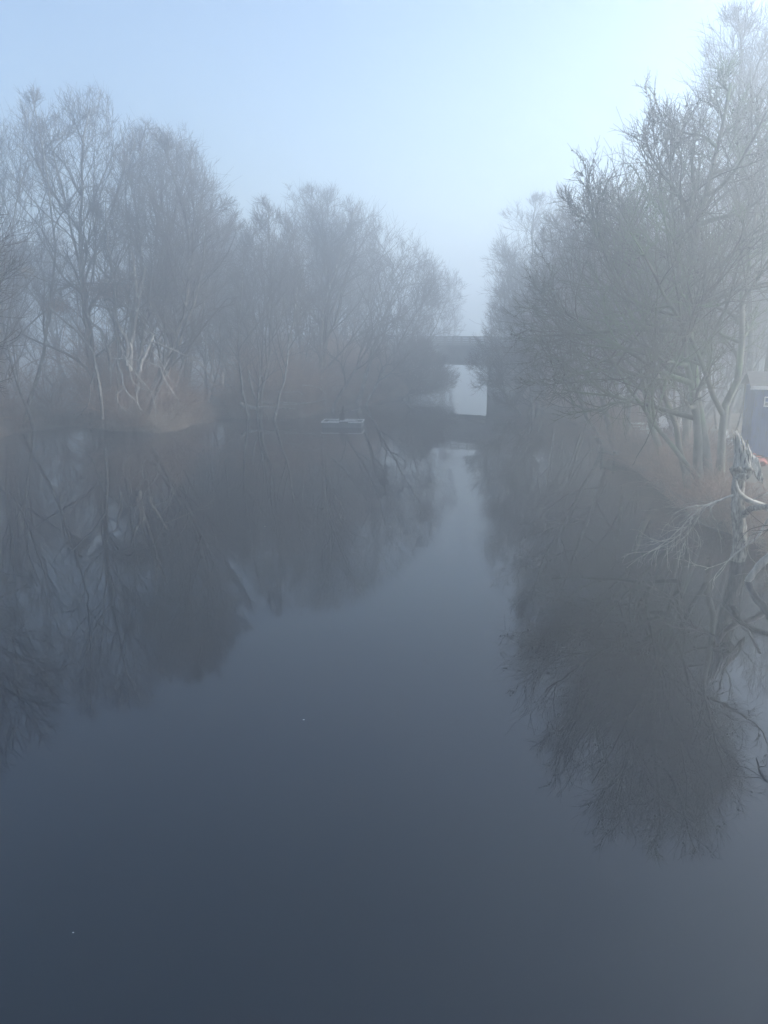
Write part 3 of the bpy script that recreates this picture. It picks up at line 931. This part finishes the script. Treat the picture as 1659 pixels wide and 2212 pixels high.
# ------------------------------------------------------------------ kayak
def kayak():
    c = at_plane(1643, 955, 38.0)
    z = gz(c[0], c[1])
    root = empty('kayak', (c[0], c[1], z), math.radians(74))
    tag(root, 'faded orange kayak lying on the bank in front of the shed', 'kayak')
    n, K = 17, 12
    V = []
    for i in range(n):
        t = i / (n - 1); s = max(.02, math.sin(math.pi * t) ** .65)
        x = (t - .5) * 2.9
        zc = .14 + .22 * (2 * t - 1) ** 4
        for k in range(K):
            a = k / K * 2 * math.pi
            V.append((x, .36 * s * math.cos(a), zc + (.24 if math.sin(a) > 0 else .17) * s * math.sin(a)))
    b0 = (np.arange(n - 1) * K)[:, None]; k = np.arange(K)[None]
    MB().add(V, np.stack([b0 + k, b0 + K + k, b0 + K + (k + 1) % K, b0 + (k + 1) % K], -1).reshape(-1, 4)).build('hull', M['orange'], root)
    a = np.linspace(0, 2 * math.pi, 19)[:-1]
    P = np.stack([.45 * np.cos(a), .22 * np.sin(a), .385 + 0 * a], 1)
    P = np.vstack([P, P[:2]])
    MB().tubes(P[None], np.full((1, len(P)), .025), 6).build('cockpit_rim', M['dark_plank'], root)
kayak()

# ------------------------------------------------------------------ lawn furniture
def on_ground(px, py, d):
    p = at_plane(px, py, d)
    return (p[0], p[1], gz(p[0], p[1]))
def picnic(px, d, label, mat):
    root = empty('picnic_table', on_ground(px, 920, d), math.radians(6))
    tag(root, label, 'table')
    mb = MB()
    for i in range(5): mb.box((0, -.32 + i * .16, .74), (1.9, .14, .04))
    mb.build('tabletop', M[mat], root, True)
    for s in (-1, 1):
        mb = MB().box((0, s * .68, .44), (1.9, .13, .04)).box((0, s * .83, .44), (1.9, .13, .04))
        mb.build('bench_seat', M[mat], root, True)
        for x in (-.7, .7):
            MB().box((x, s * .42, .36), (.09, .05, .9), rx=s * .5).build('leg', M[mat], root, True)
    for x in (-.7, .7):
        MB().box((x + .08, 0, .4), (.05, 1.7, .09)).build('cross_brace', M[mat], root, True)
picnic(1372, 51.5, 'pale green picnic table under the trees on the right bank', 'paint_green')

def lawn_chair():
    root = empty('slatted_chair')
    for i in range(5):
        MB().box((-.24 + i * .12, .34, .62), (.095, .025, .85), rx=-.32).build('back_slat', M['paint_white'], root, True)
    mb = MB()
    for i in range(5): mb.box((0, -.26 + i * .12, .36 - i * .02), (.56, .1, .025))
    mb.build('seat', M['paint_white'], root, True)
    for s in (-1, 1):
        MB().box((s * .34, -.02, .58), (.13, .72, .03)).build('armrest', M['paint_white'], root, True)
        MB().box((s * .31, -.3, .28), (.05, .09, .57)).build('leg', M['paint_white'], root, True)
        MB().box((s * .31, .26, .22), (.05, .09, .66), rx=.25).build('leg', M['paint_white'], root, True)
    return root
ch = lawn_chair()
first = True
for px, d, rz, lab in ((1583, 43, .5, 'white slatted garden chair beside the shed'),
                       (1437, 51.5, .1, 'white slatted chair nearest the picnic table'),
                       (1452, 51.0, -.5, 'middle one of three white slatted chairs among the trunks'),
                       (1472, 51.8, .3, 'white slatted chair nearest the big tree trunk')):
    o = ch if first else copy_tree(ch)
    first = False
    o.location = on_ground(px, 915, d)
    o.rotation_euler = (0, 0, rz)
    tag(o, lab, 'chair', 'white slatted garden chairs')

# dark small dock at the right bank
c = at_water(1358, 998)
root = empty('wooden_dock', (c[0], c[1], 0), math.radians(12))
tag(root, 'small dark wooden dock at the water edge below the picnic table', 'dock')
mb = MB()
for i in range(12): mb.box((-1.0 + i * .19, .6, .45), (.17, 1.6, .05))
mb.build('deck', M['dark_plank'], root, True)
MB().box((.05, -.2, .3), (2.3, .06, .26)).build('skirt_board', M['dark_plank'], root, True)
for x in (-1.0, 1.05):
    for y in (-.12, 1.3):
        MB().tubes([[(x, y, -.8), (x, y, .62)]], [[.08, .08]], 8).build('post', M['dark_plank'], root)

for (a, c_, lab, sz) in ((656, 1555, 'tiny pale leaf floating alone in the middle of the open water', .022), (158, 2015, 'tiny pale leaf floating near the bottom left of the open water', .014),
                         (572, 1137, 'tiny pale leaf floating in the mirrored trees left of centre', .03)):
    p = at_water(a, c_, .006)
    V = [(-sz, 0, 0), (-sz * .4, sz * .45, .004), (sz * .5, sz * .4, .006), (sz, 0, .002), (sz * .5, -sz * .42, .007), (-sz * .4, -sz * .4, .003)]
    lf = MB().add(V, [[0, 5, 4, 3, 2, 1]]).build('floating_leaf', M['paint_white'])
    lf.location = p
    tag(lf, lab, 'leaf')

# clumps of dead leaves and vine in the left trees
def leaf_clump(label, px, py, d, r, n, seed):
    rng = np.random.default_rng(seed)
    c = at_plane(px, py, d)
    root = empty('dead_leaf_clump', c)
    tag(root, label, 'vine')
    P0 = rng.normal(size=(n, 3)) * np.array([r, r, r * .55])
    D = rng.normal(size=(n, 3)) + np.array([0, 0, -.4])
    G, Q = grow(P0, D, rng.uniform(.2, .6, n), np.full(n, .012), 3, .3, -.1, rng, .5)
    cm = MB().tubes(G, Q, 3)
    pc = P0.repeat(2, 0) + rng.normal(size=(2 * n, 3)) * .2
    a = norm(rng.normal(size=(2 * n, 3))) * .07; b_ = norm(rng.normal(size=(2 * n, 3))) * .05
    V = np.stack([pc - a, pc + b_, pc + a, pc - b_], 1).reshape(-1, 3)
    cm.add(V, np.arange(8 * n).reshape(-1, 4)).build('foliage', M['brush'], root)
leaf_clump('large rusty brown clump of dead vine in the trees above the collapsed pale tree', 240, 628, 59.5, .95, 900, 95)
leaf_clump('small rusty clump of dead vine on the leaning trunk at left', 124, 662, 59, .5, 320, 96)

# ------------------------------------------------------------------ haze
hm = bpy.data.materials.new('haze_air'); hm.use_nodes = True
nt = hm.node_tree; nt.nodes.clear()
out = nt.nodes.new('ShaderNodeOutputMaterial')
pv = nt.nodes.new('ShaderNodeVolumePrincipled')
HD = 0.0118
pv.inputs['Color'].default_value = (0.90, 0.96, 1.0, 1)
pv.inputs['Density'].default_value = HD
pv.inputs['Anisotropy'].default_value = 0.76
nt.links.new(pv.outputs[0], out.inputs['Volume'])
hz = MB().box((0, 190, 14.6), (880, 600, 34.8)).build('haze', hm, None, True)
tag(hz, 'thick morning fog over the river', kind='stuff')

# ------------------------------------------------------------------ light
SUN_EL, SUN_AZ = math.radians(28), math.radians(81)      # azimuth clockwise from straight ahead (+Y) to the right
wd = bpy.data.worlds.new('World'); scn.world = wd; wd.use_nodes = True
nt = wd.node_tree
bg = nt.nodes['Background']
sky = nt.nodes.new('ShaderNodeTexSky')
sky.sky_type = 'NISHITA'
sky.sun_disc = False
sky.sun_elevation = SUN_EL
sky.sun_rotation = SUN_AZ
sky.air_density = 1.3
sky.dust_density = 0.6
sky.ozone_density = 1.5
tint = nt.nodes.new('ShaderNodeMixRGB'); tint.blend_type = 'MULTIPLY'
tint.inputs['Fac'].default_value = 1.0
tint.inputs['Color2'].default_value = (0.82, 0.825, 0.90, 1)      # cool dawn air
nt.links.new(sky.outputs[0], tint.inputs['Color1'])
nt.links.new(tint.outputs[0], bg.inputs['Color'])
bg.inputs['Strength'].default_value = 0.05
sl = bpy.data.lights.new('sun', 'SUN')
sl.energy = 2.4; sl.angle = math.radians(12); sl.color = (1.0, .96, .90)
so = bpy.data.objects.new('sun', sl); COL.objects.link(so)
dv = Vector((math.sin(SUN_AZ) * math.cos(SUN_EL), math.cos(SUN_AZ) * math.cos(SUN_EL), math.sin(SUN_EL)))
so.rotation_euler = (-dv).to_track_quat('-Z', 'Y').to_euler()

# ------------------------------------------------------------------ camera
cam = bpy.data.cameras.new('camera')
cam.sensor_fit = 'VERTICAL'; cam.sensor_height = 24.0
cam.lens = 24.0 * FP / FH
cam.clip_start = .1; cam.clip_end = 2000
co = bpy.data.objects.new('camera', cam); COL.objects.link(co)
co.location = (0, 0, H)
co.rotation_euler = (math.pi / 2 - PITCH, 0, 0)
scn.camera = co

scn.view_settings.view_transform = 'Standard'
scn.view_settings.look = 'None'
scn.view_settings.gamma = 1.0
scn.view_settings.exposure = 2.3
cy = scn.cycles
cy.max_bounces = 8
cy.volume_bounces = 4
cy.diffuse_bounces = 2
cy.glossy_bounces = 3
cy.transmission_bounces = 2
cy.use_denoising = True
cy.caustics_reflective = False
cy.caustics_refractive = False
